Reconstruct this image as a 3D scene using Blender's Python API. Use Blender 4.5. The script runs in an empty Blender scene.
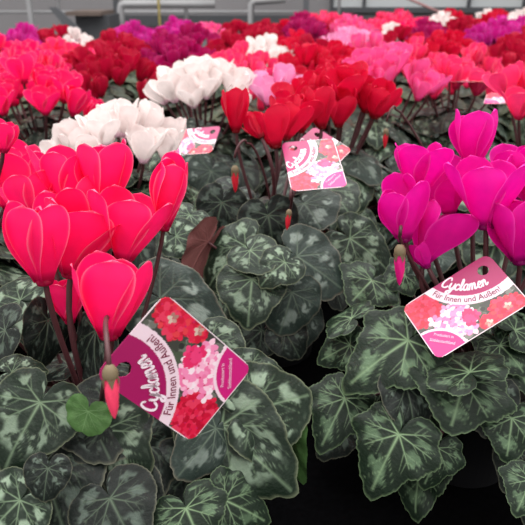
import bpy, bmesh, math, random
import numpy as np
from mathutils import Vector, Matrix, noise

C = bpy.context.scene
COL = C.collection
PI = math.pi
random.seed(7)

# ------------------------------------------------------------------ camera
F_PX = 634.0
PITCH = math.radians(23.5)
CAM = Vector((0, 0, .44))
FW = Vector((0, math.cos(PITCH), -math.sin(PITCH)))
UP = Vector((0, math.sin(PITCH), math.cos(PITCH)))
cam_data = bpy.data.cameras.new('camera')
cam_data.sensor_width = 36
cam_data.lens = 36 * F_PX / 525
cam_data.clip_start = .01
cam_data.dof.use_dof = True
cam_data.dof.focus_distance = .46
cam_data.dof.aperture_fstop = 16
cam = bpy.data.objects.new('camera', cam_data)
cam.location = CAM
cam.rotation_euler = (PI / 2 - PITCH, 0, 0)
COL.objects.link(cam)
C.camera = cam

# ------------------------------------------------------------------ world, light, exposure
w = bpy.data.worlds.new('overcast')
C.world = w
w.use_nodes = True
bg = w.node_tree.nodes['Background']
bg.inputs[0].default_value = (1, .985, .96, 1)
bg.inputs[1].default_value = .55
def area(name, loc, size, energy, rot=(0, 0, 0), col=(1, 1, 1)):
    l = bpy.data.lights.new(name, 'AREA')
    l.shape = 'RECTANGLE'; l.size, l.size_y = size; l.energy = energy; l.color = col
    o = bpy.data.objects.new(name, l); o.location = loc; o.rotation_euler = rot
    COL.objects.link(o)
    return o
area('roof_daylight', (-.4, 2.2, 3.2), (5, 5), 150, (0, 0, 0), (1, .98, .97))
area('roof_daylight_front', (.3, -1.2, 2.2), (3, 2), 34, (math.radians(-35), 0, 0), (1, .97, .96))
C.view_settings.view_transform = 'Standard'
C.view_settings.look = 'None'
C.view_settings.gamma = 1
C.view_settings.use_curve_mapping = False
C.view_settings.exposure = 1.05

def ray(px, py):
    return FW + Vector((1, 0, 0)) * ((px - 262.5) / F_PX) + UP * ((262.5 - py) / F_PX)
def at_z(px, py, z):
    r = ray(px, py); return CAM + r * ((z - CAM.z) / r.z)
def at_y(px, py, y):
    r = ray(px, py); return CAM + r * (y / r.y)
def to_px(p):
    d = Vector(p) - CAM; z = d.dot(FW)
    return 262.5 + F_PX * d.x / z, 262.5 - F_PX * d.dot(UP) / z

# ------------------------------------------------------------------ materials
def lin(c):
    return tuple(((v / 255 / 12.92) if v / 255 <= .04045 else ((v / 255 + .055) / 1.055) ** 2.4) for v in c) + (1,)
MATS = {}
def new_mat(name):
    m = bpy.data.materials.new(name); m.use_nodes = True
    MATS[name] = m
    nt = m.node_tree
    return m, nt, nt.nodes['Principled BSDF']
def simple(name, rgb, rough=.6, metal=0, var=.15, scale=30, spec=.4):
    m, nt, b = new_mat(name)
    n = nt.nodes.new('ShaderNodeTexNoise'); n.inputs['Scale'].default_value = scale
    tc = nt.nodes.new('ShaderNodeTexCoord')
    nt.links.new(tc.outputs['Object'], n.inputs['Vector'])
    mx = nt.nodes.new('ShaderNodeMix'); mx.data_type = 'RGBA'
    c = lin(rgb)
    mx.inputs['A'].default_value = tuple(v * (1 - var) for v in c[:3]) + (1,)
    mx.inputs['B'].default_value = tuple(min(1, v * (1 + var)) for v in c[:3]) + (1,)
    nt.links.new(n.outputs['Fac'], mx.inputs['Factor'])
    nt.links.new(mx.outputs['Result'], b.inputs['Base Color'])
    b.inputs['Roughness'].default_value = rough
    b.inputs['Metallic'].default_value = metal
    b.inputs['Specular IOR Level'].default_value = spec
    return m

def petal_mat(name, body, edge, base, transl=.35):
    """attribute 'pg': R = closeness to the petal's rim, G = closeness to the mouth"""
    m, nt, b = new_mat(name)
    at = nt.nodes.new('ShaderNodeAttribute'); at.attribute_name = 'pg'
    sp = nt.nodes.new('ShaderNodeSeparateColor'); nt.links.new(at.outputs['Color'], sp.inputs[0])
    n = nt.nodes.new('ShaderNodeTexNoise'); n.inputs['Scale'].default_value = 6
    tc = nt.nodes.new('ShaderNodeTexCoord'); nt.links.new(tc.outputs['Object'], n.inputs['Vector'])
    m0 = nt.nodes.new('ShaderNodeMix'); m0.data_type = 'RGBA'
    cb = lin(body)
    m0.inputs['A'].default_value = tuple(v * .86 for v in cb[:3]) + (1,)
    m0.inputs['B'].default_value = tuple(min(1, v * 1.12) for v in cb[:3]) + (1,)
    nt.links.new(n.outputs['Fac'], m0.inputs['Factor'])
    m1 = nt.nodes.new('ShaderNodeMix'); m1.data_type = 'RGBA'
    nt.links.new(sp.outputs[0], m1.inputs['Factor'])
    nt.links.new(m0.outputs['Result'], m1.inputs['A']); m1.inputs['B'].default_value = lin(edge)
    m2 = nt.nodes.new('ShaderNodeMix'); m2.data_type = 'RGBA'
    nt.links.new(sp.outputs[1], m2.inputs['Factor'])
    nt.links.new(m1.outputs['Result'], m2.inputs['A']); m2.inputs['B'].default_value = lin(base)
    nt.links.new(m2.outputs['Result'], b.inputs['Base Color'])
    b.inputs['Roughness'].default_value = .55
    b.inputs['Specular IOR Level'].default_value = .25
    tr = nt.nodes.new('ShaderNodeBsdfTranslucent'); nt.links.new(m2.outputs['Result'], tr.inputs['Color'])
    ms = nt.nodes.new('ShaderNodeMixShader'); ms.inputs[0].default_value = transl
    out = nt.nodes['Material Output']
    nt.links.new(b.outputs[0], ms.inputs[1]); nt.links.new(tr.outputs[0], ms.inputs[2])
    nt.links.new(ms.outputs[0], out.inputs[0])
    return m

COLORS = {  # body, rim, mouth
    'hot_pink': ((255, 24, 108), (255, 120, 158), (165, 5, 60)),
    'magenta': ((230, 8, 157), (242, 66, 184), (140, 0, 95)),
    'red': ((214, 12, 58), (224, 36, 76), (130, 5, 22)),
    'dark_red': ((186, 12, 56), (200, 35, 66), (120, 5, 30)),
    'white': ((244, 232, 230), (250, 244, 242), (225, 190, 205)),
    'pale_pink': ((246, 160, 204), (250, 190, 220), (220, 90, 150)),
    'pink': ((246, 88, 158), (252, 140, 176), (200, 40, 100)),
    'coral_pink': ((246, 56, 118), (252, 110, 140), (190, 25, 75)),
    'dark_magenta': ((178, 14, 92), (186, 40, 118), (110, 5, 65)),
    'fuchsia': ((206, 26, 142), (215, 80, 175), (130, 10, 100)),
}
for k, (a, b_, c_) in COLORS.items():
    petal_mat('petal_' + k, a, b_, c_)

def leaf_mat(name, dark, silver, vein, rim, under, rough=.42):
    """attribute 'lf': R = vein, G = silver marbling, B = rim"""
    m, nt, b = new_mat(name)
    L = nt.links.new
    at = nt.nodes.new('ShaderNodeAttribute'); at.attribute_name = 'lf'
    sp = nt.nodes.new('ShaderNodeSeparateColor'); L(at.outputs['Color'], sp.inputs[0])
    tc = nt.nodes.new('ShaderNodeTexCoord')
    n = nt.nodes.new('ShaderNodeTexNoise'); n.inputs['Scale'].default_value = 4; n.inputs['Detail'].default_value = 2
    L(tc.outputs['Object'], n.inputs['Vector'])
    oi = nt.nodes.new('ShaderNodeObjectInfo')
    def mix(fac, a, bb):
        x = nt.nodes.new('ShaderNodeMix'); x.data_type = 'RGBA'
        if isinstance(fac, float): x.inputs['Factor'].default_value = fac
        else: L(fac, x.inputs['Factor'])
        for s, v in (('A', a), ('B', bb)):
            if isinstance(v, tuple): x.inputs[s].default_value = v
            else: L(v, x.inputs[s])
        return x.outputs['Result']
    d = lin(dark)
    base = mix(n.outputs['Fac'], tuple(v * .6 for v in d[:3]) + (1,), tuple(v * 1.4 for v in d[:3]) + (1,))
    mr = nt.nodes.new('ShaderNodeMapRange'); mr.inputs['To Min'].default_value = .55; mr.inputs['To Max'].default_value = 1.0
    L(oi.outputs['Random'], mr.inputs['Value'])
    mu = nt.nodes.new('ShaderNodeMath'); mu.operation = 'MULTIPLY'
    L(sp.outputs[1], mu.inputs[0]); L(mr.outputs[0], mu.inputs[1])
    c = mix(mu.outputs[0], base, lin(silver))
    c = mix(sp.outputs[0], c, lin(vein))
    c = mix(sp.outputs[2], c, lin(rim))
    g = nt.nodes.new('ShaderNodeNewGeometry')
    c = mix(g.outputs['Backfacing'], c, lin(under))
    L(c, b.inputs['Base Color'])
    b.inputs['Roughness'].default_value = rough
    b.inputs['Specular IOR Level'].default_value = .18
    bp = nt.nodes.new('ShaderNodeBump'); bp.inputs['Strength'].default_value = .12; bp.inputs['Distance'].default_value = .02
    n2 = nt.nodes.new('ShaderNodeTexNoise'); n2.inputs['Scale'].default_value = 22; n2.inputs['Detail'].default_value = 3
    L(tc.outputs['Object'], n2.inputs['Vector'])
    ad = nt.nodes.new('ShaderNodeMath'); ad.operation = 'SUBTRACT'
    L(n2.outputs['Fac'], ad.inputs[0]); L(sp.outputs[0], ad.inputs[1])
    L(ad.outputs[0], bp.inputs['Height']); L(bp.outputs[0], b.inputs['Normal'])
    return m
leaf_mat('leaf_green', (22, 34, 24), (122, 140, 120), (104, 124, 98), (104, 112, 88), (84, 66, 56))
leaf_mat('leaf_dark', (20, 26, 23), (96, 110, 100), (78, 92, 76), (96, 98, 82), (112, 70, 68))
leaf_mat('leaf_silver', (40, 51, 46), (118, 130, 122), (84, 98, 84), (110, 106, 92), (96, 66, 58))
leaf_mat('leaf_fresh', (68, 100, 54), (86, 116, 72), (96, 126, 82), (62, 88, 50), (72, 84, 52))
leaf_mat('leaf_ivy', (17, 30, 19), (92, 116, 88), (114, 138, 104), (92, 112, 80), (52, 60, 42))
simple('stalk', (74, 38, 42), .5)
simple('stalk_green', (104, 92, 66), .5)
simple('calyx', (110, 96, 72), .6)
simple('bud_hot_pink', (246, 66, 104), .5)
simple('bud_magenta', (214, 10, 120), .5)
simple('bud_red', (205, 26, 48), .5)
simple('bud_pale', (205, 190, 160), .5)
simple('pot_black', (24, 24, 27), .5, var=.1)
simple('peat', (34, 26, 22), .95, var=.4, scale=120)
simple('bench_cloth', (8, 8, 9), .95, var=.6, scale=160, spec=.0)
simple('galvanised', (140, 140, 142), .5, .0, scale=8)
simple('galvanised_dark', (78, 80, 84), .55, .0, scale=8)
simple('wall_grey', (118, 116, 118), .8, scale=1.2, var=.2)
simple('floor_concrete', (84, 84, 86), .9, scale=5)
simple('frame_dark', (62, 64, 68), .6)
simple('pane_milky', (168, 172, 174), .4, scale=1.5, var=.1)
simple('board_brown', (92, 80, 74), .8, scale=12)
simple('yellow_rope', (178, 160, 96), .8)
simple('pink_pole', (150, 112, 112), .6)
simple('card_pink', (196, 26, 110), .45)
simple('print_white', (240, 222, 232), .5, var=.02)
simple('print_plum', (120, 22, 62), .5, var=.02)
simple('print_pale', (238, 190, 214), .5, var=.02)
m, nt, b = new_mat('print')
at = nt.nodes.new('ShaderNodeAttribute'); at.attribute_name = 'ink'
n = nt.nodes.new('ShaderNodeTexNoise'); n.inputs['Scale'].default_value = 900
mx = nt.nodes.new('ShaderNodeMix'); mx.data_type = 'RGBA'; mx.blend_type = 'MULTIPLY'; mx.inputs['Factor'].default_value = .08
tc = nt.nodes.new('ShaderNodeTexCoord')
nt.links.new(tc.outputs['Object'], n.inputs['Vector'])
nt.links.new(at.outputs['Color'], mx.inputs['A']); nt.links.new(n.outputs['Color'], mx.inputs['B'])
nt.links.new(mx.outputs['Result'], b.inputs['Base Color'])
b.inputs['Roughness'].default_value = .38

# ------------------------------------------------------------------ object helpers
def link(name, me, parent=None, M=None):
    o = bpy.data.objects.new(name, me); COL.objects.link(o)
    if parent is not None: o.parent = parent
    if M is not None: o.matrix_basis = M
    return o
def tag(o, label=None, cat=None, group=None, kind=None):
    if label: o['label'] = label
    if cat: o['category'] = cat
    if group: o['group'] = group
    if kind: o['kind'] = kind
    return o
def mesh(name, verts, faces, mats, smooth=True, midx=None):
    me = bpy.data.meshes.new(name)
    me.from_pydata([tuple(v) for v in verts], [], faces)
    for mm in ([mats] if isinstance(mats, str) else mats): me.materials.append(MATS[mm])
    if smooth: me.polygons.foreach_set('use_smooth', [True] * len(me.polygons))
    if midx: me.polygons.foreach_set('material_index', midx)
    me.update()
    return me
def colattr(me, name, vals):
    a = me.color_attributes.new(name, 'FLOAT_COLOR', 'POINT')
    a.data.foreach_set('color', np.asarray(vals, dtype=np.float32).ravel())
class MB:
    """collects vertices and faces of one mesh"""
    def __init__(s): s.v = []; s.f = []; s.mi = []
    def add(s, vs, fs, mi=0):
        o = len(s.v); s.v += [Vector(v) for v in vs]
        s.f += [tuple(i + o for i in f) for f in fs]; s.mi += [mi] * len(fs)
    def box(s, a, b, mi=0):
        (x0, y0, z0), (x1, y1, z1) = a, b
        v = [(x, y, z) for x in (x0, x1) for y in (y0, y1) for z in (z0, z1)]
        s.add(v, [(0, 1, 3, 2), (4, 6, 7, 5), (0, 4, 5, 1), (2, 3, 7, 6), (0, 2, 6, 4), (1, 5, 7, 3)], mi)
    def tube(s, pts, rad, n=7, mi=0, cap=True):
        pts = [Vector(p) for p in pts]
        if not isinstance(rad, (list, tuple)): rad = [rad] * len(pts)
        vs = []; prev = None
        for i, p in enumerate(pts):
            t = (pts[min(i + 1, len(pts) - 1)] - pts[max(i - 1, 0)]).normalized()
            u = prev if prev is not None else Vector((1, 0, 0)) if abs(t.x) < .9 else Vector((0, 1, 0))
            u = (u - t * u.dot(t)).normalized(); prev = u
            q = t.cross(u)
            for k in range(n):
                a = 2 * PI * k / n
                vs.append(p + (u * math.cos(a) + q * math.sin(a)) * rad[i])
        fs = []
        for i in range(len(pts) - 1):
            for k in range(n):
                a = i * n + k; b2 = i * n + (k + 1) % n
                fs.append((a, b2, b2 + n, a + n))
        if cap:
            fs.append(tuple(reversed(range(n)))); fs.append(tuple(range((len(pts) - 1) * n, len(pts) * n)))
        s.add(vs, fs, mi)
    def lathe(s, prof, n=32, mi=0):
        vs = []; fs = []
        for r, z in prof:
            for k in range(n):
                a = 2 * PI * k / n; vs.append((r * math.cos(a), r * math.sin(a), z))
        for i in range(len(prof) - 1):
            for k in range(n):
                a = i * n + k; b2 = i * n + (k + 1) % n
                fs.append((a, b2, b2 + n, a + n))
        s.add(vs, fs, mi)
    def mesh(s, name, mats, smooth=True): return mesh(name, s.v, s.f, mats, smooth, s.mi)
    def build(s, name, mats, parent=None, M=None, smooth=True): return link(name, s.mesh(name, mats, smooth), parent, M)
def interp(x, pts):
    for (x0, y0), (x1, y1) in zip(pts, pts[1:]):
        if x <= x1:
            t = (x - x0) / (x1 - x0); t = t * t * (3 - 2 * t)
            return y0 + (y1 - y0) * t
    return pts[-1][1]
def sstep(a, b, x):
    t = min(1, max(0, (x - a) / (b - a))); return t * t * (3 - 2 * t)
def bez(p0, p1, p2, p3, n=10):
    out = []
    for i in range(n + 1):
        t = i / n; u = 1 - t
        out.append(p0 * u**3 + p1 * 3 * u * u * t + p2 * 3 * u * t * t + p3 * t**3)
    return out

# ------------------------------------------------------------------ setting
s = MB(); s.box((-6, -2, -.80), (6, 6.2, -.75)); tag(s.build('floor', 'floor_concrete', smooth=False), kind='structure')
WY = 5.6
s = MB(); s.box((-6, WY, -.75), (6, WY + .1, 3.2)); tag(s.build('wall_back', 'wall_grey', smooth=False), kind='structure')
def poly_prism(pts, z0, z1):
    s = MB(); n = len(pts)
    s.add([(x, y, z0) for x, y in pts] + [(x, y, z1) for x, y in pts],
          [tuple(range(n, 2 * n)), tuple(reversed(range(n)))] + [(i, (i + 1) % n, (i + 1) % n + n, i + n) for i in range(n)])
    return s
bench = bpy.data.objects.new('growing_bench', None); bench.location = (0, 0, -.75); COL.objects.link(bench)
tag(bench, 'black cloth covered growing bench carrying all the potted cyclamens', 'bench')
BP = [(-2.6, -.5), (2.6, -.5), (4.6, 5.0), (2.0, 4.75), (.45, 4.35), (-.4, 3.2), (-1.2, 2.8), (-2.6, 2.75)]
link('bench_top', poly_prism(BP, .72, .75).mesh('bench_top', 'bench_cloth', False), bench)
for x, y in ((-2.3, 0), (2.3, 0), (-2.3, 2.2), (.3, 4.0), (3.4, 4.6)):
    s = MB(); s.box((x - .03, y - .03, 0), (x + .03, y + .03, .72)); s.build('leg', 'galvanised', bench, smooth=False)

# milky panes in dark frames along the right half of the back wall
def wx(px, Y=WY): return at_y(px, 5, Y).x
zb = at_y(400, 7, WY).z
panes = [(333, 362), (365, 466), (469, 521), (524, 640)]
for i, (a, b2) in enumerate(panes):
    s = MB(); s.box((wx(a), WY - .02, zb), (wx(b2), WY - .005, 2.2))
    wo = tag(s.build('window_%d' % (i + 1), 'pane_milky', smooth=False), kind='structure')
    f = MB()
    f.box((wx(a) - .022, WY - .05, zb - .04), (wx(a), WY - .001, 2.2)); f.box((wx(b2), WY - .05, zb - .04), (wx(b2) + .005, WY - .001, 2.2))
    f.box((wx(a) - .02, WY - .06, zb - .04), (wx(b2) + .004, WY - .001, zb)); f.box((wx(a) - .02, WY - .05, 2.2), (wx(b2) + .004, WY - .001, 2.24))
    f.build('window_frame', 'frame_dark', wo, smooth=False)
s = MB(); za, zc = at_y(200, 26, WY).z, at_y(200, 15, WY).z
s.box((wx(122), WY - .05, za), (6, WY, zc)); tag(s.build('trim_1', 'frame_dark', smooth=False), kind='structure')

def vpost(name, px, Y, wpx, mat, label, cat, top=2.6, round_=True, bottom=-.75):
    p = at_y(px, 10, Y); r = wpx * Y / F_PX / 2
    s = MB()
    if round_: s.tube([(p.x, Y, bottom), (p.x, Y, top)], r, 10)
    else: s.box((p.x - r, Y - r, bottom), (p.x + r, Y + r, top))
    o = s.build(name, mat, smooth=round_)
    return tag(o, label, cat)
vpost('steel_post', 30, 5.2, 4, 'galvanised', 'pale grey steel post, the leftmost upright against the back wall', 'post', round_=False)
vpost('steel_post', 59, 5.0, 3, 'galvanised', 'thin pale grey upright just left of the slanted dark plate', 'post')
vpost('steel_post', 186, 4.9, 4, 'galvanised', 'pale steel post right of the yellow rope at the back', 'post')
vpost('steel_post', 306, 5.1, 5, 'galvanised_dark', 'dark grey steel post just left of the milky window panes', 'post', round_=False)
vpost('steel_post', 339, 5.0, 3, 'galvanised', 'thin pale post crossing the leftmost milky pane', 'post')
vpost('hanging_rope', 159, 4.6, 2.4, 'yellow_rope', 'thin yellow rope hanging in front of the back wall', 'rope')
# thick pipe with an elbow
Y = 4.7; p = at_y(120, 4, Y); q = at_y(142, 4, Y)
s = MB(); zt = p.z
s.tube([(p.x, Y, -.75), (p.x, Y, zt - .03), (p.x + .008, Y, zt - .01), (p.x + .03, Y, zt), (q.x + .5, Y, zt), ], .026, 12)
tag(s.build('heating_pipe', 'galvanised'), 'thick grey heating pipe bending through an elbow to the right', 'pipe')
vpost('steel_post', 116.5, 4.8, 4.5, 'frame_dark', 'dark post standing directly left of the elbowed heating pipe', 'post', round_=False)
# long thin horizontal pipe
Y = 5.3; a, b2 = at_y(130, 12, Y), at_y(300, 10, Y)
s = MB(); s.tube([(a.x - 1.5, Y, a.z), (b2.x, Y, a.z)], .012, 8)
tag(s.build('heating_pipe', 'galvanised'), 'thin horizontal grey pipe running low along the back wall', 'pipe')
# light lagged pipe with bracket, px 250
Y = 5.0; p = at_y(251, 5, Y)
s = MB(); s.tube([(p.x, Y, -.75), (p.x, Y, at_y(251, 4, Y).z), (p.x + .03, Y, at_y(251, 1, Y).z), (p.x + .25, Y, at_y(251, 0, Y).z + .01)], [.022, .024, .03, .03], 10)
tag(s.build('heating_pipe', 'galvanised'), 'pale grey bent pipe between the steel posts at the middle back', 'pipe')
# trolley with slanting dark plate and brown board
tr = bpy.data.objects.new('transport_trolley', None); Y = 4.4
tr.location = (at_y(92, 10, Y).x, Y, -.75); COL.objects.link(tr)
tag(tr, 'dark trolley with a brown board and a slanted plate at the back left', 'trolley')
def tl(px, py): p = at_y(px, py, Y); return p.x - tr.location.x, p.z + .75
x0, z0 = tl(74, 10.5); x1, z1 = tl(108, 14.5)
s = MB(); s.box((x0, -.2, z1), (x1, .2, z0)); s.build('shelf_board', 'board_brown', tr, smooth=False)
x0, z0 = tl(80, 14.5); x1, z1 = tl(114, 28)
s = MB(); s.box((x0, -.12, z1 - .3), (x1, .2, z0)); s.build('body', 'frame_dark', tr, smooth=False)
xa, z_a = tl(60, 6); xb, z_b = tl(84, 28)
s = MB(); s.add([(xa, -.25, z_a), (xa + .05, -.25, z_a), (xb + .05, -.25, z_b), (xb - .03, -.25, z_b), (xa, -.23, z_a), (xa + .05, -.23, z_a), (xb + .05, -.23, z_b), (xb - .03, -.23, z_b)],
     [(0, 1, 2, 3), (7, 6, 5, 4), (0, 4, 5, 1), (1, 5, 6, 2), (2, 6, 7, 3), (3, 7, 4, 0)])
s.build('slanted_plate', 'galvanised_dark', tr, smooth=False)
for sx in (-.1, .1):
    for sy in (-.1, .16):
        s = MB(); s.box((sx - .015, sy - .015, 0), (sx + .015, sy + .015, z1)); s.build('leg', 'frame_dark', tr, smooth=False)
# slanting pole at the top right
p, q = at_y(402, -4, 4.75), at_y(446, 15, 4.6)
d = (q - p)
s = MB(); s.tube([p - d * 4.5, q + d * 1.2], .009, 8)
tag(s.build('support_pole', 'pink_pole'), 'thin pinkish pole slanting down in front of the milky panes', 'pole')

# ------------------------------------------------------------------ leaves
def leaf_mesh(name, seed, mat, na=176, nr=34, ivy=0., droop=.25, fold=0., wave=.03, width=1., silver=1., tip=.0, curl=0.):
    rnd = random.Random(seed)
    prof = [(0, 1.0 + tip), (12, .93 + tip * .4), (35, .76), (60, .67), (90, .63), (120, .60), (145, .55), (160, .46), (170, .33), (177, .14), (180, .05)]
    off = rnd.uniform(0, 50)
    outl = []
    for j in range(na + 1):
        ph = -PI + 2 * PI * j / na
        r = interp(abs(math.degrees(ph)), prof)
        r *= 1 + ivy * (.5 * math.cos(5 * ph) + .25 * math.cos(9 * ph + .6)) * sstep(0, .3, PI - abs(ph))
        r *= 1 + .03 * noise.noise(Vector((math.cos(ph) * 2 + off, math.sin(ph) * 2, 0)))
        tooth = (j % 4) / 4
        r *= 1 + (.018 + ivy * .12) * (tooth - .5) * sstep(0, .4, PI - abs(ph))
        outl.append((ph, r))
    segs = []
    for a in (0, 38, -38, 76, -76, 122, -122):
        ph = math.radians(a + rnd.uniform(-5, 5)) if a else 0
        L = interp(abs(math.degrees(ph)), prof) * .93
        v = Vector((math.sin(ph) * width, math.cos(ph)))
        segs.append((Vector((0, 0)), v * L * (1 if a == 0 else rnd.uniform(.7, .9)), .019 if a == 0 else .013))
        for fr in (.38, .62):
            st = v * L * (fr + rnd.uniform(-.05, .05))
            for sg in (-1, 1):
                p2 = ph + sg * math.radians(rnd.uniform(26, 40))
                ln = L * (1 - fr) * rnd.uniform(.6, .85)
                segs.append((st, st + Vector((math.sin(p2) * width, math.cos(p2))) * ln, .008))
    V2 = []; RHO = []; PH = []
    for i in range(nr + 1):
        rho = (i / nr) ** .85
        for ph, r in outl:
            V2.append((math.sin(ph) * r * rho * width, math.cos(ph) * r * rho)); RHO.append(rho); PH.append(ph)
    P = np.array(V2); RHO = np.array(RHO); PH = np.array(PH)
    vein = np.zeros(len(P))
    for a, b2, wd in segs:
        a = np.array(a); b2 = np.array(b2); d = b2 - a
        t = np.clip(((P - a) @ d) / (d @ d), 0, 1)
        dist = np.linalg.norm(P - (a + t[:, None] * d), axis=1)
        vein = np.maximum(vein, np.exp(-(dist / (wd * (1.15 - .6 * t))) ** 2) * (.95 - .4 * t) * (.6 if wd < .01 else 1))
    nz = np.array([noise.fractal(Vector((x * 3.2 + off, y * 3.2, 0)), 1, 2, 3) for x, y in V2])
    nz2 = np.array([noise.noise(Vector((x * 11 + off, y * 11, 3))) for x, y in V2])
    rr = RHO + nz * .12
    ss = lambda a, b2, x: (lambda t: t * t * (3 - 2 * t))(np.clip((x - a) / (b2 - a), 0, 1))
    band = ss(.42, .58, rr) * (1 - ss(.72, .84, rr))
    sv = band * ss(.02, .22, nz2 * .5 + nz * .6 + .3 * np.cos(PH * 7 + off)) * silver
    sv = np.clip(sv + .12 * ss(.15, .5, nz2) * (RHO < .9) * silver, 0, 1)
    rim = ss(.965, .99, RHO) * .75
    z = -droop * (P[:, 0] ** 2 + P[:, 1] ** 2) * (.6 + .4 * RHO) + fold * np.abs(P[:, 0]) * 1.0
    z += wave * np.array([noise.noise(Vector((x * 2.2 + off, y * 2.2, 7))) for x, y in V2]) * 2 * RHO
    z += .10 * np.clip(-P[:, 1], 0, 1) - curl * np.clip(P[:, 1] - .45, 0, 1) ** 2
    z -= vein * .006
    z += .02 * np.cos(PH * 9) * RHO ** 2
    vs = [(P[i, 0], P[i, 1], z[i]) for i in range(len(P))]
    n1 = na + 1
    fs = []
    for i in range(nr):
        for j in range(na):
            a = i * n1 + j
            fs.append((a, a + 1, a + n1 + 1, a + n1))
    me = mesh(name, vs, fs, mat)
    colattr(me, 'lf', np.stack([vein, sv, rim, np.ones(len(P))], 1))
    return me

LEAF = {
    'green': [leaf_mesh('leaf', 11, 'leaf_green', droop=.2, tip=.12), leaf_mesh('leaf', 12, 'leaf_green', droop=.3, fold=.12, tip=.08), leaf_mesh('leaf', 13, 'leaf_green', droop=.12, wave=.05, width=1.08)],
    'dark': [leaf_mesh('leaf', 21, 'leaf_dark', droop=.22, silver=.7), leaf_mesh('leaf', 22, 'leaf_dark', droop=.3, fold=.15, silver=.8)],
    'silver': [leaf_mesh('leaf', 31, 'leaf_silver', droop=.25, silver=1.), leaf_mesh('leaf', 32, 'leaf_silver', droop=.15, fold=-.1)],
    'fresh': [leaf_mesh('leaf', 41, 'leaf_fresh', droop=.15, silver=.3, width=1.25, tip=-.25)],
    'ivy': [leaf_mesh('leaf', 51, 'leaf_ivy', droop=.22, ivy=.13, silver=.75, tip=.12), leaf_mesh('leaf', 52, 'leaf_ivy', droop=.3, ivy=.13, fold=.1, silver=.7, tip=.08), leaf_mesh('leaf', 53, 'leaf_ivy', droop=.15, ivy=.14, silver=.7, wave=.05)],
}
def frame_from(p, ydir, nrm, sc, wsc=1):
    y = ydir.normalized(); n = (nrm - y * nrm.dot(y)).normalized(); x = y.cross(n)
    return Matrix((( x.x * sc * wsc, y.x * sc, n.x * sc, p.x), (x.y * sc * wsc, y.y * sc, n.y * sc, p.y), (x.z * sc * wsc, y.z * sc, n.z * sc, p.z), (0, 0, 0, 1)))

def leaf(plant, M, kind, var, stalk=True):
    """M: leaf frame in the plant's own space"""
    o = link('leaf', LEAF[kind][var % len(LEAF[kind])], plant, M)
    if stalk:
        tgt = Vector((0, 0, .10)) + Vector((M.translation.x, M.translation.y, 0)) * .12
        p = M.translation; n = Vector((M[0][2], M[1][2], M[2][2])).normalized()
        pts = bez(tgt, tgt + Vector((0, 0, .03)), p - n * .022 - Vector((0, 0, .01)), p - n * .0006, 7)
        Mi = M.inverted()
        s = MB(); s.tube(pts, .0014, 6); s.v = [Mi @ v for v in s.v]
        s.build('leaf_stalk', 'stalk', o)
    return o

# coarse foliage for the plants further back
def coarse_leaf(seed, n=26, m=3):
    rnd = random.Random(seed)
    prof = [(0, 1.0), (35, .83), (60, .77), (90, .74), (120, .71), (145, .67), (160, .58), (170, .42), (177, .16), (180, .05)]
    vs = []; col = []
    for i in range(m + 1):
        rho = i / m
        for j in range(n + 1):
            ph = -PI + 2 * PI * j / n
            r = interp(abs(math.degrees(ph)), prof) * rho
            x, y = math.sin(ph) * r, math.cos(ph) * r
            vs.append(Vector((x, y, -.28 * r * r + .03 * math.cos(5 * ph) * rho)))
            col.append((.5 if j % 3 == 0 else 0, .8 * (i == 2) * (j % 3 != 0), .6 * (i == m), 1))
    fs = [(i * (n + 1) + j, i * (n + 1) + j + 1, (i + 1) * (n + 1) + j + 1, (i + 1) * (n + 1) + j) for i in range(m) for j in range(n)]
    return vs, fs, col
def canopy(seed, N=34, R=.13, ztop=.205, drop=.095, smin=.042, smax=.062):
    """leaf frames of one plant: centre leaves stand high, outer ones hang out and down"""
    rnd = random.Random(seed); out = []
    for i in range(N):
        q = math.sqrt((i + .6) / N)
        a = i * 2.39996 + rnd.uniform(-.25, .25)
        d = Vector((math.cos(a), math.sin(a), 0))
        sc = rnd.uniform(smin, smax) * (.8 + .3 * q)
        pit = math.radians(8 + 42 * q * q + rnd.uniform(-10, 12))
        p = d * max(.012, R * q - .3 * sc) + Vector((0, 0, ztop - drop * q * q + rnd.uniform(-.014, .014)))
        yd = d * math.cos(pit) - Vector((0, 0, math.sin(pit)))
        nr = d * math.sin(pit) + Vector((0, 0, math.cos(pit)))
        side = d.cross(Vector((0, 0, 1)))
        nr = nr + side * rnd.uniform(-.35, .35)
        yd = yd + side * rnd.uniform(-.5, .5)
        out.append((frame_from(p, yd, nr, sc, rnd.uniform(.92, 1.1)), q))
    return out
def foliage_mesh(seed, mat, N=32):
    s = MB(); cols = []
    lv, lf_, lc = coarse_leaf(seed)
    for M, q in canopy(seed, N):
        s.add([M @ v for v in lv], lf_); cols += lc
    ns = len(s.v)
    for M, q in canopy(seed, N)[::3]:
        p = M.translation; s.tube(bez(Vector((0, 0, .1)), Vector((0, 0, .13)), p - Vector((0, 0, .03)), p, 4), .0014, 4)
    cols += [(0, 0, .5, 1)] * (len(s.v) - ns)
    me = s.mesh('foliage', mat); colattr(me, 'lf', cols); return me
FOL = [foliage_mesh(100 + i, ('leaf_green', 'leaf_dark', 'leaf_green', 'leaf_dark')[i]) for i in range(4)]

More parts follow.
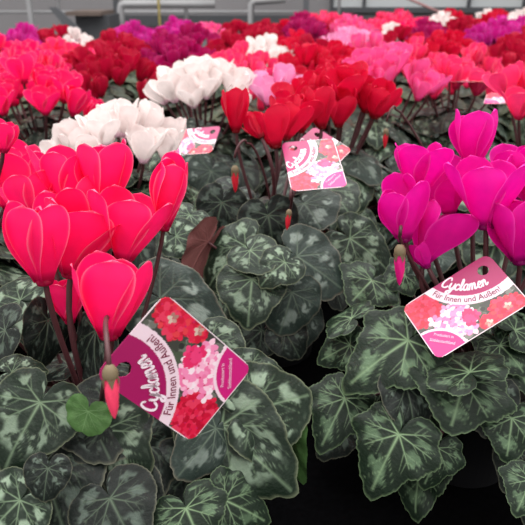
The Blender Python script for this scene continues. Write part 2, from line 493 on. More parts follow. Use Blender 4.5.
# ------------------------------------------------------------------ flowers (unit height, mouth at the origin, petals up +Z)
def flower_mesh(color, seed, flare=.22, twist=.25, hw=.30, bulge=.12, nu=17, nv=14, lean=None, cup=.6):
    rnd = random.Random(seed)
    s = MB(); cols = []
    for k in range(5):
        a0 = 2 * PI * k / 5 + rnd.uniform(-.2, .2)
        ln = rnd.uniform(.80, 1.04); fl = flare + rnd.uniform(-.16, .22); tw = twist + rnd.uniform(-.2, .2)
        if lean and k in lean: fl += lean[k]
        ww = hw * rnd.uniform(.92, 1.08); ph = rnd.uniform(0, 6)
        vs = []
        for i in range(nu + 1):
            u = math.sin(PI / 2 * i / nu) ** 1.1
            if u < .66: prof = .30 + .70 * sstep(-.06, .66, u) ** 1.1
            else: prof = max(0, 1 - ((u - .66) / .34) ** 3.0) ** .5
            w_ = ww * max(prof, .03)
            R = .085 - .04 * sstep(.72, 1, u) + fl * u ** 1.35 + bulge * math.sin(PI * min(1, u * .95)) * .8
            Z = ln * (u - .18 * max(0, fl) * u * u) + .02
            a = a0 + tw * u
            er = Vector((math.cos(a), math.sin(a), 0)); et = Vector((-er.y, er.x, 0))
            for j in range(nv + 1):
                t = math.sin(PI / 2 * (-1 + 2 * j / nv)) if nv > 6 else -1 + 2 * j / nv
                inw = min(.6 * R, cup * (t * w_) ** 2)
                skew = .16 * t * w_                       # one margin in front of the next petal
                wav = .022 * math.sin(5 * u + ph + 2.5 * t) * abs(t) * u
                q = er * (R - inw + skew + wav) + et * (t * w_)
                vs.append(q + Vector((0, 0, Z - .02 * t * t * u)))
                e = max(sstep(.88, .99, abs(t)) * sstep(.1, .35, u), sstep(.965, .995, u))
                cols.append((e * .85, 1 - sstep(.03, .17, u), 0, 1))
        s.add(vs, [(i * (nv + 1) + j, i * (nv + 1) + j + 1, (i + 1) * (nv + 1) + j + 1, (i + 1) * (nv + 1) + j) for i in range(nu) for j in range(nv)])
    # short corolla tube with its open mouth
    n0 = len(s.v)
    s.lathe([(.03, .07), (.10, .055), (.115, .02), (.105, -.012), (.075, -.015), (.06, .03)], 20)
    cols += [(0, 1, 0, 1)] * (len(s.v) - n0)
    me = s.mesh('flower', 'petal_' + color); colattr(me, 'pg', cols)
    return me
FLW = {}
def flower_for(color, var, far=False):
    k = (color, var, far)
    if k not in FLW:
        P = [dict(flare=.20, twist=.3), dict(flare=.32, twist=.45, hw=.31), dict(flare=.40, twist=.3, hw=.32), dict(flare=.12, twist=.6, hw=.29), dict(flare=.48, twist=.5, hw=.33, bulge=.1)][var % 5]
        if far: P.update(nu=6, nv=4)
        FLW[k] = flower_mesh(color, 300 + var * 7, **P)
    return FLW[k]
def flower(plant, base, dirv, L, color, var=0, spin=0., stalk=True, far=False, me=None, root=None):
    """base and dirv in the plant's own space"""
    z = dirv.normalized(); x = Vector((1, 0, 0)); x = (x - z * x.dot(z)).normalized(); y = z.cross(x)
    M = Matrix(((x.x, y.x, z.x, base.x), (x.y, y.y, z.y, base.y), (x.z, y.z, z.z, base.z), (0, 0, 0, 1))) @ Matrix.Rotation(spin, 4, 'Z') @ Matrix.Scale(L, 4)
    o = link('flower', me or flower_for(color, var, far), plant, M)
    if stalk:
        r0 = root or (Vector((0, 0, .10)) + Vector((base.x, base.y, 0)) * .15)
        hook = base + z * (.30 * L)
        pts = bez(r0, r0 + Vector((0, 0, .07)), base - z * .05, base + z * .01, 9)
        pts += [hook]
        Mi = M.inverted(); s = MB(); s.tube(pts, [.0024] * (len(pts) - 2) + [.0019, .0016], 7); s.v = [Mi @ v for v in s.v]
        s.build('flower_stalk', 'stalk', o)
    return o
def bud_mesh(mat, seed=0):
    """hanging bud: calyx at the origin, furled twisted petals below, unit length"""
    s = MB(); n = 20; prof = [(.0, .05), (.05, .10), (.16, .135), (.35, .145), (.55, .13), (.75, .10), (.9, .06), (1., .012)]
    vs = []; fs = []
    for i, (u, r) in enumerate(prof):
        for k in range(n):
            a = 2 * PI * k / n + u * 2.2
            rr = r * (1 + .16 * ((k % 4) / 4 - .4))
            vs.append((rr * math.cos(a), rr * math.sin(a), -u))
    for i in range(len(prof) - 1):
        for k in range(n):
            a = i * n + k; b2 = i * n + (k + 1) % n; fs.append((a, a + n, b2 + n, b2))
    s.add(vs, fs); return s.mesh('bud', mat)
def calyx_mesh():
    s = MB()
    s.lathe([(.03, .16), (.09, .13), (.15, .03), (.16, -.08), (.15, -.12)], 20)
    for k in range(5):
        a = 2 * PI * k / 5; d = Vector((math.cos(a), math.sin(a), 0)); t = Vector((-d.y, d.x, 0))
        s.add([d * .155 + t * .09 + Vector((0, 0, -.08)), d * .165 + Vector((0, 0, -.32)), d * .155 - t * .09 + Vector((0, 0, -.08)), d * .175 + Vector((0, 0, -.12))], [(0, 1, 3), (3, 1, 2)])
    return s.mesh('calyx', 'calyx')
BUD = {c: bud_mesh('bud_' + c) for c in ('hot_pink', 'magenta', 'red', 'pale')}
CALYX = calyx_mesh()
def bud(plant, top, L, color, tilt=Vector((0, 0, 1)), root=None, hook=None, via=None):
    z = tilt.normalized(); x = Vector((1, 0, 0)); x = (x - z * x.dot(z)).normalized(); y = z.cross(x)
    M = Matrix(((x.x, y.x, z.x, top.x), (x.y, y.y, z.y, top.y), (x.z, y.z, z.z, top.z), (0, 0, 0, 1))) @ Matrix.Scale(L, 4)
    o = link('bud', BUD[color], plant, M)
    link('calyx', CALYX, o)
    r0 = root or (Vector((0, 0, .10)) + Vector((top.x, top.y, 0)) * .2)
    hk = hook or Vector((.012, .012, .025))
    apex = top + z * .012
    pts = bez(r0, r0 + Vector((0, 0, .06)), top + hk * 2 - Vector((0, 0, .02)), top + hk, 8)[:-1]
    pts += bez(top + hk, top + hk + Vector((0, 0, .010)), apex + Vector((0, 0, .012)), apex, 6)
    if via is not None:
        pts = bez(r0, r0 + Vector((0, 0, .06)), via + Vector((0, .02, -.01)), via, 8)[:-1] + bez(via, via - Vector((0, .02, -.010)), top + z * .030, top, 8)
    Mi = M.inverted(); s = MB(); s.tube(pts, .0014, 7); s.v = [Mi @ v for v in s.v]
    s.build('bud_stalk', 'stalk', o)
    return o

# ------------------------------------------------------------------ plants
s = MB(); s.lathe([(.0, 0), (.040, 0), (.044, .004), (.056, .092), (.060, .093), (.0605, .108), (.057, .108), (.055, .096), (.055, .09)], 40)
POT = s.mesh('pot', 'pot_black')
s = MB(); s.lathe([(.0, .094), (.02, .096), (.04, .093), (.0552, .092)], 24); SOIL = s.mesh('potting_soil', 'peat')
def plant(x, y, label, group=None, soil=True):
    o = bpy.data.objects.new('potted_cyclamen', None); o.location = (x, y, 0); COL.objects.link(o)
    tag(o, label, 'potted plant', group)
    link('pot', POT, o)
    if soil: link('potting_soil', SOIL, o)
    return o
def random_leaves(pl, seed, kinds, N=34, skip=None, **kw):
    rnd = random.Random(seed * 3 + 1)
    for M, q in canopy(seed, N, **kw):
        k = rnd.choice(kinds); v = rnd.randrange(3)
        if skip and skip(pl.location + M.translation, q): continue
        leaf(pl, M, k, v)
def cluster(pl, seed, color, n, R=.065, z0=.215, z1=.275, L=(.05, .058), stalk=True, far=False, tilt=.45, off=(0, 0)):
    rnd = random.Random(seed)
    for i in range(n):
        q = math.sqrt((i + .5) / n); a = i * 2.39996 + rnd.uniform(-.4, .4) + seed
        d = Vector((math.cos(a), math.sin(a), 0))
        base = d * R * q + Vector((off[0], off[1], z1 - (z1 - z0) * q * rnd.uniform(.6, 1.1)))
        dv = Vector((0, 0, 1)) + d * tilt * q * rnd.uniform(.3, 1.2)
        flower(pl, base, dv, rnd.uniform(*L), color, rnd.randrange(5), rnd.uniform(0, 6), stalk, far)
def hero_flower(pl, bpx, tpx, Y, color, me=None, var=0, spin=0, back=0., Ls=1., root=None, wide=.92):
    """mouth and top of the flower on the plane at distance Y (back: the top leans that much further away)"""
    b = at_y(*bpx, Y); t = at_y(*tpx, Y + back)
    d = t - b
    rt = None
    if root is not None: rt = Vector(root)
    o = flower(pl, b - pl.location, d, d.length * Ls, color, var, spin, True, False, me, rt)
    o.matrix_basis = o.matrix_basis @ Matrix.Diagonal((wide, wide, 1, 1))
    return o
def hero_leaf(pl, bpx, tpx, zb, zt, kind, var=0, roll=0., w=1., stalk=True, nrm=(0, -.7, 1)):
    b = at_z(*bpx, zb); t = at_z(*tpx, zt)
    cap = .044 if pl.location.y > .6 else .056
    if (t - b).length > cap:            # a leaf this long would be too big: let it hang down more steeply instead
        r = (t - CAM).normalized(); k = (b - CAM).dot(r); h2 = (b - CAM).length_squared - k * k
        t = CAM + r * (k - math.sqrt(max(0, cap * cap - h2)) if (t - CAM).length < k else k + math.sqrt(max(0, cap * cap - h2)))
    d = t - b
    n = Matrix.Rotation(math.radians(roll), 3, d.normalized()) @ Vector(nrm)
    M = frame_from(b - pl.location, d, n, d.length, w)
    return leaf(pl, M, kind, var, stalk)

# ------------------------------------------------------------------ plant tags (H: punched corner at the origin, long side +X, short side +Y)
TW, TH_ = .083, .058
def tag_meshes():
    W, H = TW / TH_, 1.0            # work in units of the short side
    nx, ny = 200, 140
    X, Y = np.meshgrid(np.linspace(0, W, nx), np.linspace(0, H, ny))
    rgb = np.zeros((ny, nx, 3))
    rng = np.random.default_rng(5)
    def put(mask, c): rgb[mask] = np.array(lin(c)[:3])
    rgb[:] = np.array(lin((62, 62, 56))[:3])
    # loose grey-green background of the printed picture
    for _ in range(160):
        cx, cy, r = rng.uniform(0, W), rng.uniform(0, H), rng.uniform(.02, .07)
        put(((X - cx) / r) ** 2 + ((Y - cy) / (r * rng.uniform(.4, 1))) ** 2 < 1, [(88, 92, 82), (112, 112, 104), (48, 46, 44), (74, 84, 66), (140, 136, 132)][rng.integers(5)])
    def blossom(cx, cy, r, cols):
        a0 = rng.uniform(0, 6); n = 5
        for k in range(n):
            a = a0 + k * 2 * PI / n
            px, py = cx + .62 * r * math.cos(a), cy + .62 * r * math.sin(a)
            u = (X - px) * math.cos(a) + (Y - py) * math.sin(a); v = -(X - px) * math.sin(a) + (Y - py) * math.cos(a)
            put((u / (.62 * r)) ** 2 + (v / (.42 * r)) ** 2 < 1, cols[rng.integers(len(cols))])
        put((X - cx) ** 2 + (Y - cy) ** 2 < (.16 * r) ** 2, (200, 30, 90))
    reds = [(204, 14, 54), (222, 30, 70), (184, 8, 46), (228, 56, 90)]
    for _ in range(90):             # red bunch at the long end
        a, q = rng.uniform(0, 6.3), math.sqrt(rng.uniform(0, 1))
        blossom(1.22 + .24 * q * math.cos(a), .22 + .22 * q * math.sin(a), rng.uniform(.05, .08), reds)
    for _ in range(60):             # red bunch at the short end
        a, q = rng.uniform(0, 6.3), math.sqrt(rng.uniform(0, 1))
        blossom(.33 + .30 * q * math.cos(a), .90 + .15 * q * math.sin(a), rng.uniform(.06, .09), reds + [(225, 60, 70)])
    for cx, cy in ((.58, .93), (.25, .86)):
        blossom(cx, cy, .05, [(214, 186, 170), (196, 150, 140), (170, 120, 110)])
    pinks = [(248, 176, 206), (252, 206, 224), (244, 140, 184), (250, 226, 236), (240, 120, 168)]
    for _ in range(56):
        a, q = rng.uniform(0, 6.3), math.sqrt(rng.uniform(0, 1))
        blossom(.96 + .29 * q * math.cos(a), .68 + .29 * q * math.sin(a), rng.uniform(.06, .09), pinks)
    for _ in range(6): blossom(rng.uniform(.66, .8), rng.uniform(.62, .8), .07, [(236, 60, 120), (228, 40, 100)])
    # banner round the punched corner, small quarter at the opposite one
    r = np.hypot(X - .20, Y + .22); rb = np.hypot(X - W, Y - H)
    put(r < .875, (240, 214, 226)); put(r < .735, (164, 18, 92))
    put(rb < .475, (246, 214, 228)); put(rb < .44, (206, 30, 122))
    edge = np.minimum(np.minimum(X, W - X), np.minimum(Y, H - Y))
    put((edge < .012) & (r > .875), (232, 214, 220))
    # outline: rounded corners and the hole
    keep = np.ones((ny, nx), bool); rc = .12
    for cx, cy, sx, sy in ((rc, rc, -1, -1), (W - rc, rc, 1, -1), (W - rc, H - rc, 1, 1), (rc, H - rc, -1, 1)):
        m_ = ((X - cx) * sx > 0) & ((Y - cy) * sy > 0) & (np.hypot(X - cx, Y - cy) > rc); keep &= ~m_
    keep &= np.hypot(X - .2, Y - .2) > .075
    idx = -np.ones((ny, nx), int); idx[keep] = np.arange(keep.sum())
    vs = [(x * TH_, y * TH_, 0) for x, y in zip(X[keep], Y[keep])]
    q = np.stack([idx[:-1, :-1], idx[:-1, 1:], idx[1:, 1:], idx[1:, :-1]], -1).reshape(-1, 4)
    fs = [tuple(int(k) for k in f) for f in q if (f >= 0).all()]
    for f in q:
        if (f >= 0).sum() == 3: fs.append(tuple(int(k) for k in f if k >= 0))
    me = mesh('plant_tag', vs, fs, 'print', False)
    colattr(me, 'ink', np.concatenate([rgb[keep], np.ones((keep.sum(), 1))], 1))
    return me
TAGM = tag_meshes()

def bend(x, y, R, ang0):
    a = ang0 + x / R
    rr = R - y
    return .20 + rr * math.cos(a), -.22 + rr * math.sin(a)
def ribbon(pts, wd, s, mp, z):
    """flat pen stroke with round ends through pts"""
    P = []
    n = len(pts)
    for i in range(n - 1):
        p0, p1, p2, p3 = (Vector(pts[max(0, i - 1)]), Vector(pts[i]), Vector(pts[i + 1]), Vector(pts[min(n - 1, i + 2)]))
        for k in range(6):
            t = k / 6
            P.append(.5 * ((2 * p1) + (p2 - p0) * t + (2 * p0 - 5 * p1 + 4 * p2 - p3) * t * t + (3 * p1 - p0 - 3 * p2 + p3) * t ** 3))
    P.append(Vector(pts[-1]))
    vs = []
    for i, p in enumerate(P):
        t = P[min(i + 1, len(P) - 1)] - P[max(i - 1, 0)]
        if t.length < 1e-6: t = Vector((1, 0))
        t.normalize(); nn = Vector((-t.y, t.x))
        # broad pen: down strokes are heavier
        h = wd * (.55 + .45 * abs(t.y)) / 2
        for sg in (1, -1):
            qx, qy = mp(*(p + nn * h * sg)); vs.append((qx * TH_, qy * TH_, z))
    fs = [(2 * i, 2 * i + 1, 2 * i + 3, 2 * i + 2) for i in range(len(P) - 1)]
    s.add(vs, fs)
    for p in (P[0], P[-1]):
        ring = []
        for k in range(10):
            a = 2 * PI * k / 10; qx, qy = mp(p.x + wd * .33 * math.cos(a), p.y + wd * .33 * math.sin(a)); ring.append((qx * TH_, qy * TH_, z))
        s.add(ring, [tuple(range(10))])
SCRIPT = {   # pen paths of a brush script, x-height 1
    'C': (1.32, [[(1.15, 1.35), (1.0, 1.65), (.62, 1.7), (.22, 1.25), (.1, .65), (.3, .12), (.75, .02), (1.15, .35)]]),
    'y': (.95, [[(.1, .95), (.12, .35), (.4, .08), (.72, .4), (.85, .95)], [(.85, .95), (.7, .1), (.5, -.6), (.15, -.72), (.12, -.4), (.6, -.08), (.98, .25)]]),
    'c': (.86, [[(.66, .72), (.5, .96), (.2, .8), (.1, .4), (.3, .05), (.55, .08), (.75, .3)]]),
    'l': (.48, [[(.0, .3), (.35, 1.1), (.4, 1.65), (.22, 1.7), (.12, 1.1), (.1, .4), (.22, .03), (.48, .28)]]),
    'a': (.92, [[(.72, .82), (.45, .98), (.14, .7), (.12, .25), (.34, .02), (.62, .3), (.75, .95)], [(.75, .95), (.68, .3), (.78, .02), (.96, .28)]]),
    'm': (1.38, [[(.12, .95), (.1, .02)], [(.1, .45), (.35, .95), (.52, .85), (.52, .02)], [(.52, .45), (.8, .97), (.98, .82), (.96, .25), (1.1, .02), (1.38, .28)]]),
    'e': (.74, [[(.12, .42), (.5, .55), (.56, .88), (.32, .98), (.1, .55), (.22, .08), (.5, .04), (.76, .3)]]),
    'n': (.95, [[(.12, .95), (.1, .02)], [(.1, .45), (.38, .95), (.58, .82), (.56, .25), (.68, .02), (.95, .3)]]),
}
def script_word(word, R, width, ang0, z):
    s = MB(); tot = sum(SCRIPT[c][0] for c in word) + .02 * len(word); k = width / tot
    x = -tot / 2
    for c in word:
        adv, strokes = SCRIPT[c]
        for st in strokes:
            ribbon([(x + px + .16 * py, py) for px, py in st], (.34 if c in 'Cyl' else .29), s, lambda u, v: bend(u * k, v * k * 1.12, R, ang0), z)
        x += adv + .02
    return s.mesh('lettering', 'print_white', False)
def font_text(txt, R, width, ang0, z, mat, bold=0., straight=None, xs=1.):
    cu = bpy.data.curves.new('t', 'FONT'); cu.body = txt; cu.resolution_u = 3; cu.offset = bold
    ob = bpy.data.objects.new('t', cu); COL.objects.link(ob)
    dg = bpy.context.evaluated_depsgraph_get()
    me0 = bpy.data.meshes.new_from_object(ob.evaluated_get(dg))
    vs = np.array([v.co[:2] for v in me0.vertices]); fs = [tuple(p.vertices) for p in me0.polygons]
    bpy.data.objects.remove(ob); bpy.data.curves.remove(cu)
    x0, x1 = vs[:, 0].min(), vs[:, 0].max(); k = width / (x1 - x0)
    out = []
    for x, y in vs:
        u, v = (x - (x0 + x1) / 2) * k, y * k * xs
        if straight: p = (straight[0] + u * straight[2] - v * straight[3], straight[1] + u * straight[3] + v * straight[2])
        else: p = bend(u, v, R, ang0)
        out.append((p[0] * TH_, p[1] * TH_, z))
    return mesh('lettering', out, fs, mat, False)
A0 = math.radians(57)
TXT = [script_word('Cyclamen', .655, .70, A0 - .05, .00035),
       font_text('Für Innen und Außen!', .838, 1.0, A0, .00030, 'print_plum', .006, xs=1.1)]
dx, dy = -math.sin(math.atan2(1, 1.43)) , math.cos(math.atan2(1, 1.43))
dn = math.hypot(-1.43, 1); ux, uy = -1.43 / dn * 0 - .70711, .70711
for i, t in enumerate(('Produziert in', 'Süddeutschland')):
    off = .45 - .115 * i
    TXT.append(font_text(t, 0, (.27, .35)[i], 0, .00030, 'print_pale', .010, straight=(TW / TH_ - off * .70711 * .78, 1 - off * .70711 * .78, ux, uy), xs=1.1))
def plant_tag(pos, xd, yd, label):
    x = Vector(xd).normalized(); y = Vector(yd); y = (y - x * y.dot(x)).normalized(); n = x.cross(y)
    c = Vector(pos) - x * TW / 2 - y * TH_ / 2
    M = Matrix(((x.x, y.x, n.x, c.x), (x.y, y.y, n.y, c.y), (x.z, y.z, n.z, c.z), (0, 0, 0, 1)))
    o = link('plant_tag', TAGM, None, M)
    md = o.modifiers.new('thickness', 'SOLIDIFY'); md.thickness = .0004; md.offset = -1
    tag(o, label, 'plant tag', 'printed plant tags hanging among the flowers')
    for t in TXT: link('lettering', t, o)
    return o
plant_tag((-.048, .3109, .2361), (.566, .288, -.773), (.633, .449, .631), 'large printed tag in front of the hot pink plant, its script word running upwards')
plant_tag((.1608, .4525, .2058), (-.826, -.104, -.553), (.339, -.877, -.341), 'printed tag hanging below the magenta flowers, its script word almost level')
plant_tag((.0539, .6586, .2679), (.103, -.914, -.393), (.994, .085, .065), 'printed tag under the red flowers, the front one of the overlapping two')
plant_tag((.069, .779, .2511), (-.534, -.807, -.253), (.809, -.4, -.431), 'printed tag under the red flowers, the one half hidden behind another tag')
plant_tag(at_y(193, 141, 1.0), (-.9, .35, -.15), (.10, -.85, -.45), 'small printed tag right of the white flowers at the left')
plant_tag(at_y(511, 98, 1.1), (-.9, .4, -.08), (-.4, -.87, -.16), 'small printed tag below the coral pink flowers near the right edge')
plant_tag(at_y(474, 78, 1.32), (-.8, .6, -.08), (-.6, -.77, -.14), 'tiny pale tag far back right among the pink flowers')

# ------------------------------------------------------------------ near plants, placed one by one
OR = random.Random(3)
# --- hot pink plant, front left
P0 = plant(-.13, .41, 'hot pink flowering potted cyclamen at the front left, with marbled dark leaves')
random_leaves(P0, 1, ['dark', 'dark', 'green'], N=20, R=.135, ztop=.165, drop=.085, skip=lambda p, q: (p.y < P0.location.y - .04 and p.z > .13))
FL = [  # mouth px, top px, Y, variant, spin, back
    ((45, 283), (31, 198), .38, 0, .5, .004, .86), ((70, 276), (84, 194), .415, 4, 2.2, .01), ((124, 262), (130, 182), .42, 1, .9, .01),
    ((109, 338), (111, 255), .335, 6, .9, .012, .98), ((164, 229), (172, 152), .44, 8, 2.0, .0, .66), ((108, 212), (100, 138), .46, 0, 1.5, .0),
    ((66, 205), (62, 140), .47, 1, .4, .01), ((40, 225), (22, 172), .46, 4, 2.8, .012), ((100, 240), (78, 170), .45, 1, 4.0, .01), ((70, 322), (66, 275), .43, 3, 1.2, .0)]
for i, (b_, t_, Y, v, sp, bk, *wd_) in enumerate(FL):
    hero_flower(P0, b_, t_, Y, 'hot_pink', var=v, spin=sp, back=bk, wide=wd_[0] if wd_ else .92)
bud(P0, at_y(110, 372, .262) - P0.location, .025, 'hot_pink', Vector((-.03, .15, 1)), via=at_y(112, 316, .352) - P0.location)
HL = [  # junction px, tip px, z junction, z tip, kind, variant, roll, width
    ((40, 402), (3, 464), .185, .160, 'green', 0, -8, 1.15), ((113, 412), (34, 442), .168, .158, 'dark', 0, 0, .95), ((104, 430), (138, 480), .160, .140, 'green', 1, 10, 1.15),
    ((88, 411), (79, 440), .186, .168, 'fresh', 0, 0, 1.05), ((48, 468), (42, 503), .165, .150, 'dark', 1, -10, 1.15), ((44, 462), (62, 540), .145, .125, 'dark', 0, 5, 1.2),
    ((110, 498), (135, 548), .135, .12, 'dark', 0, 0, 1.3), ((186, 508), (204, 550), .125, .11, 'ivy', 0, 0, 1.5), ((216, 428), (180, 478), .150, .135, 'silver', 0, -25, .85),
    ((222, 425), (288, 488), .150, .120, 'green', 0, 12, .95), ((252, 410), (315, 392), .155, .140, 'green', 2, 10, 1.0), ((246, 372), (293, 384), .165, .155, 'green', 1, 0, .9),
    ((160, 298), (228, 338), .200, .175, 'silver', 0, 10, .9), ((290, 430), (296, 497), .120, .075, 'fresh', 0, 70, .5), ((96, 330), (88, 400), .200, .165, 'dark', 1, 40, .8),
    ((48, 320), (44, 372), .205, .170, 'dark', 1, -45, .8), ((12, 372), (45, 368), .190, .190, 'green', 1, 0, 1.0), ((210, 340), (240, 372), .18, .165, 'green', 0, 0, 1.1), ((215, 395), (226, 420), .165, .15, 'green', 1, 10, 1.3),
    ((5, 330), (-30, 345), .205, .19, 'dark', 0, 0, 1.1), ((20, 300), (-10, 290), .205, .205, 'green', 2, 0, 1.), ((135, 440), (180, 465), .145, .12, 'dark', 0, 0, 1.1), ((225, 500), (268, 520), .115, .10, 'ivy', 1, 0, 1.2), ((20, 500), (-20, 540), .145, .13, 'green', 2, 0, 1.2)]
for b_, t_, z0, z1, k, v, ro, wd in HL: hero_leaf(P0, b_, t_, z0, z1, k, v, ro, wd)

# --- magenta plant, front right
P1 = plant(.20, .51, 'magenta flowering potted cyclamen at the front right, with lobed toothed leaves')
random_leaves(P1, 2, ['ivy', 'ivy', 'dark'], N=26, R=.14, ztop=.165, drop=.10, smin=.036, smax=.05, skip=lambda p, q: (p.y < P1.location.y - .05 and p.z > .13))
FL = [((486, 228), (484, 150), .49, 1, .3, .01), ((420, 196), (420, 138), .53, 4, 1.2, .01), ((472, 168), (474, 106), .55, 0, .5, .0), ((404, 240), (398, 178), .50, 3, 2.2, .0),
      ((423, 262), (450, 200), .50, 1, 2.0, .01), ((520, 262), (512, 194), .48, 0, 1.0, .0), ((515, 200), (512, 140), .55, 1, 2.6, .0), ((450, 215), (442, 158), .54, 1, 4.4, .0), ((545, 215), (532, 150), .52, 0, 3.4, .0), ((428, 268), (416, 240), .495, 4, .8, .012)]
for i, (b_, t_, Y, v, sp, bk, *wd_) in enumerate(FL):
    hero_flower(P1, b_, t_, Y, 'magenta', var=v, spin=sp, back=bk, wide=wd_[0] if wd_ else .92)
bud(P1, at_y(400, 250, .47) - P1.location, .03, 'magenta', Vector((-.05, .1, 1)), hook=Vector((.002, .014, .006)))
HL = [((408, 340), (353, 375), .170, .150, 'ivy', 0, 10, 1.15), ((406, 386), (420, 436), .140, .115, 'dark', 1, -10, .95), ((464, 382), (452, 427), .150, .130, 'ivy', 2, 0, 1.6),
      ((399, 434), (372, 486), .115, .085, 'ivy', 0, 10, 1.25), ((438, 448), (428, 484), .105, .085, 'ivy', 1, -10, 1.3), ((496, 395), (486, 438), .135, .11, 'dark', 0, 0, .9),
      ((512, 418), (508, 458), .125, .105, 'ivy', 2, 0, 1.3), ((530, 480), (520, 508), .10, .09, 'ivy', 0, 0, 1.4), ((345, 398), (324, 440), .115, .095, 'ivy', 0, 0, 1.1), ((352, 318), (330, 312), .165, .16, 'ivy', 1, 10, 1.6),
      ((500, 345), (524, 368), .160, .15, 'ivy', 0, 0, 1.4), ((350, 345), (318, 360), .145, .13, 'ivy', 2, 0, 1.1), ((515, 330), (540, 322), .17, .165, 'ivy', 1, 0, 1.), ((372, 280), (352, 300), .175, .165, 'ivy', 2, 0, 1.5),
      ((405, 275), (385, 282), .18, .175, 'ivy', 0, 0, 1.6), ((470, 372), (440, 345), .165, .165, 'ivy', 1, 0, 1.2)]
for b_, t_, z0, z1, k, v, ro, wd in HL: hero_leaf(P1, b_, t_, z0, z1, k, v, ro, wd)

# --- red plant in the middle
P2 = plant(.02, .72, 'red flowering potted cyclamen in the middle, two tall red blooms left of the tags')
random_leaves(P2, 3, ['green', 'green', 'silver', 'dark'], N=30, R=.145, ztop=.195, drop=.10, smin=.036, smax=.048, skip=lambda p, q: (p.y < P2.location.y - .05 and p.z > .16))
FL = [((236, 132), (235, 87), .70, 3, .3, .0, .76), ((276, 148), (268, 100), .70, 2, 1.2, .01), ((285, 140), (292, 95), .74, 1, .5, .01), ((262, 138), (252, 118), .69, 4, 2.0, .02), ((322, 128), (318, 84), .78, 0, 1.0, .0), ((300, 132), (308, 92), .78, 1, 2.0, .0)]
for i, (b_, t_, Y, v, sp, bk, *wd_) in enumerate(FL):
    hero_flower(P2, b_, t_, Y, 'red', var=v, spin=sp, back=bk, wide=wd_[0] if wd_ else .92, root=(-.02 + .004 * i, -.02, .16))
bud(P2, at_y(235, 169, .66) - P2.location, .026, 'red', Vector((.0, .0, 1)), root=Vector((-.005, -.02, .15)))
bud(P2, at_y(289, 212, .58) - P2.location, .018, 'red', Vector((.1, .1, 1)), hook=Vector((.003, .012, .012)))
HL = [((252, 279), (248, 320), .185, .160, 'green', 0, 0, 1.25), ((292, 292), (280, 337), .170, .140, 'silver', 0, -12, 1.1), ((246, 246), (202, 281), .200, .180, 'green', 1, 8, 1.05), ((297, 256), (346, 288), .195, .170, 'silver', 1, 5, 1.1),
      ((250, 250), (272, 268), .205, .198, 'green', 2, 0, 1.1), ((268, 215), (276, 256), .215, .205, 'dark', 0, 0, 1.2), ((222, 202), (212, 240), .215, .205, 'dark', 0, 0, 1.1), ((304, 203), (322, 224), .21, .20, 'silver', 0, 0, 1.6),
      ((350, 238), (392, 266), .195, .175, 'green', 1, 5, 1.0), ((176, 236), (207, 246), .20, .19, 'green', 2, 0, 1.1), ((208, 242), (178, 286), .200, .165, 'dark', 1, 115, .75), ((262, 330), (236, 352), .13, .11, 'dark', 0, 0, 1.2), ((285, 332), (302, 358), .13, .11, 'dark', 1, 0, 1.2),
      ((330, 190), (350, 210), .215, .21, 'green', 0, 0, 1.3), ((190, 215), (172, 232), .21, .2, 'green', 1, 0, 1.2), ((235, 190), (215, 205), .22, .21, 'dark', 1, 0, 1.2), ((285, 262), (262, 280), .2, .19, 'green', 1, 0, 1.2)]
for b_, t_, z0, z1, k, v, ro, wd in HL: hero_leaf(P2, b_, t_, z0, z1, k, v, ro, wd)

# --- further near plants
def near(x, y, label, color, n, seed, kinds=('green', 'dark', 'green', 'silver'), N=32, **kw):
    p = plant(x, y, label)
    random_leaves(p, seed, list(kinds), N=N, R=.145, ztop=.205)
    if n: cluster(p, seed, color, n, **kw)
    return p
near(-.37, .66, 'hot pink flowering potted cyclamen cut by the left edge behind the front plant', 'hot_pink', 4, 11, R=.05, off=(.07, .0))
PL = [p for p in COL.objects if p.name.startswith('potted_cyclamen')][-1]
hero_flower(PL, (4, 152), (5, 116), .60, 'hot_pink', var=2, spin=1.)
near(-.20, .88, 'white flowering potted cyclamen at the left, nearest of the white ones', 'white', 13, 12, R=.08, z0=.205, z1=.26, tilt=.6)
near(.11, .97, 'red flowering potted cyclamen with a dense bunch of blooms behind the tags', 'red', 15, 13, R=.075, z0=.235, z1=.30, tilt=.5)
PB = near(.30, .83, 'leafy potted cyclamen without open flowers behind the magenta plant', None, 0, 14, N=40)
bud(PB, at_y(386, 131, .8) - PB.location, .022, 'red')
near(.52, .74, 'leafy potted cyclamen cut by the right edge beside the magenta plant', None, 0, 15, kinds=('ivy', 'dark'))
near(-.47, .95, 'leafy potted cyclamen at the left edge in front of the hot pink flowers', None, 0, 16)
near(-.11, 1.17, 'white flowering potted cyclamen behind the nearest white one, beside pale pink blooms', 'white', 13, 17, R=.075, z0=.235, z1=.29, tilt=.6)
near(.03, 1.22, 'pale pink flowering potted cyclamen between white and red flowers', 'pale_pink', 7, 18, R=.055)
near(.25, 1.3, 'pink flowering potted cyclamen right behind the dense red bunch', 'pink', 14, 19, R=.085, z0=.235, z1=.30)
near(.44, 1.02, 'coral pink flowering potted cyclamen at the right edge, nearest of the coral pink ones', 'coral_pink', 10, 20, R=.06, z0=.25, z1=.30)
near(.40, 1.36, 'coral pink flowering potted cyclamen with tall stalks, left of the nearest coral pink one', 'coral_pink', 9, 21, R=.08)
near(-.42, 1.2, 'hot pink flowering potted cyclamen with a broad bunch at the left edge', 'hot_pink', 13, 22, R=.09, z0=.20, z1=.29)

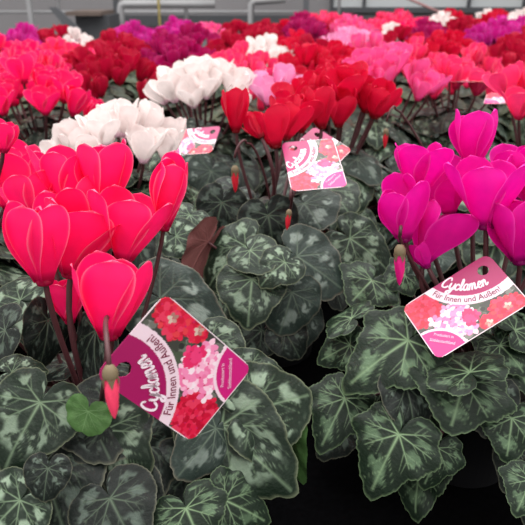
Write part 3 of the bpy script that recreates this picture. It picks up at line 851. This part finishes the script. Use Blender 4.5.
# ------------------------------------------------------------------ the field behind
ANCH = [(25, 31, 'fuchsia'), (45, 30, 'fuchsia'), (60, 31, 'dark_red'), (78, 34, 'white'), (103, 33, 'pink'), (115, 40, 'dark_red'), (100, 48, 'dark_red'), (130, 27, 'fuchsia'), (30, 50, 'hot_pink'), (70, 48, 'coral_pink'),
        (115, 62, 'dark_red'), (100, 68, 'red'), (135, 60, 'dark_red'), (165, 45, 'dark_magenta'), (190, 52, 'dark_magenta'), (146, 40, 'coral_pink'), (152, 53, 'white'), (178, 25, 'fuchsia'), (205, 28, 'pink'), (192, 33, 'dark_magenta'),
        (216, 52, 'coral_pink'), (245, 54, 'coral_pink'), (225, 33, 'white'), (268, 43, 'white'), (232, 39, 'dark_red'), (240, 25, 'dark_red'), (260, 26, 'dark_red'), (285, 22, 'red'), (300, 25, 'dark_magenta'), (312, 42, 'dark_red'), (295, 38, 'red'), (330, 50, 'red'),
        (330, 25, 'coral_pink'), (350, 20, 'pink'), (370, 22, 'coral_pink'), (390, 27, 'white'), (370, 42, 'pink'), (355, 42, 'pale_pink'), (400, 35, 'dark_red'), (430, 30, 'dark_magenta'), (450, 36, 'red'), (420, 21, 'hot_pink'), (440, 18, 'white'), (485, 12, 'white'), (500, 26, 'fuchsia'), (480, 28, 'fuchsia'),
        (515, 17, 'white'), (515, 41, 'dark_red'), (490, 40, 'white'), (465, 22, 'dark_red'), (520, 28, 'fuchsia'), (470, 55, 'coral_pink'), (430, 55, 'coral_pink'), (500, 16, 'red'), (400, 14, 'coral_pink'), (320, 15, 'coral_pink'), (450, 12, 'red')]
NAME = {'hot_pink': 'hot pink', 'dark_red': 'dark red', 'red': 'bright red', 'white': 'white', 'pale_pink': 'pale pink', 'pink': 'pink', 'coral_pink': 'coral pink', 'dark_magenta': 'dark magenta', 'fuchsia': 'fuchsia', 'magenta': 'magenta'}
ORD = ['first', 'second', 'third', 'fourth', 'fifth', 'sixth', 'seventh', 'eighth', 'ninth', 'tenth', 'eleventh', 'twelfth', 'thirteenth', 'fourteenth', 'fifteenth', 'sixteenth', 'seventeenth', 'eighteenth', 'nineteenth', 'twentieth']
def far_edge(px):
    pts = [(-200, 2.2), (0, 2.55), (130, 2.65), (230, 3.0), (330, 3.9), (525, 4.4), (900, 4.6)]
    for (x0, y0), (x1, y1) in zip(pts, pts[1:]):
        if px <= x1: return y0 + (y1 - y0) * (px - x0) / (x1 - x0)
    return 4.5
FG = random.Random(99)
TAKEN = [(p.location.x, p.location.y) for p in COL.objects if p.name.startswith('potted_cyclamen')]
SPOTS = []
def spot(x, yy, c, gap):
    if min((x - a) ** 2 + (yy - b_) ** 2 for a, b_ in TAKEN) < gap ** 2: return
    TAKEN.append((x, yy)); SPOTS.append((x, yy, c))
for px, py, c in ANCH:
    p = at_z(px, py + 1, .285)
    if p.y > 1.3: spot(p.x, p.y, c, .13)
FEW = [(78, 34), (152, 53), (146, 40), (390, 27), (440, 18), (485, 12), (490, 40)]
y = 1.36; k = 0
while y < 4.6:
    n = int((y * .5 + .15) / .2) + 1
    for i in range(-n, n + 1):
        x = (i + .5 * (k % 2)) * .2 + FG.uniform(-.02, .02); yy = y + FG.uniform(-.025, .025)
        px, py = to_px((x, yy, .285))
        if not (-20 < px < 545) or yy > far_edge(px): continue
        spot(x, yy, min(ANCH, key=lambda a: (a[0] - px) ** 2 + ((a[1] - py) * 2.2) ** 2)[2], .165)
    k += 1; y += .1
SPOTS.sort(key=lambda t: t[1])
NROW = 12
for row in range(NROW):
    items = sorted(SPOTS[len(SPOTS) * row // NROW: len(SPOTS) * (row + 1) // NROW])
    cnt = {}
    for x, yy, c in items:
        k = cnt[c] = cnt.get(c, 0) + 1
        tot = sum(1 for it in items if it[2] == c)
        where = 'only %s one in' % NAME[c] if tot == 1 else '%s %s one from left in' % (ORD[k - 1], NAME[c])
        p = plant(x, yy, '%s cyclamen, %s the %s row back' % (NAME[c], where, ORD[row]), 'cyclamens filling the bench towards the back wall', soil=False)
        f = link('foliage', FOL[FG.randrange(4)], p, Matrix.Rotation(FG.uniform(0, 6), 4, 'Z'))
        u, v = to_px((x, yy, .285))
        few = any(math.hypot(a - u, b_ + 1 - v) < 2 for a, b_ in FEW)
        cluster(p, FG.randrange(10 ** 6), c, 5 if few else FG.randint(11, 15), R=.045 if few else .085, z0=.195, z1=FG.uniform(.27, .295), stalk=False, far=True, tilt=.7)
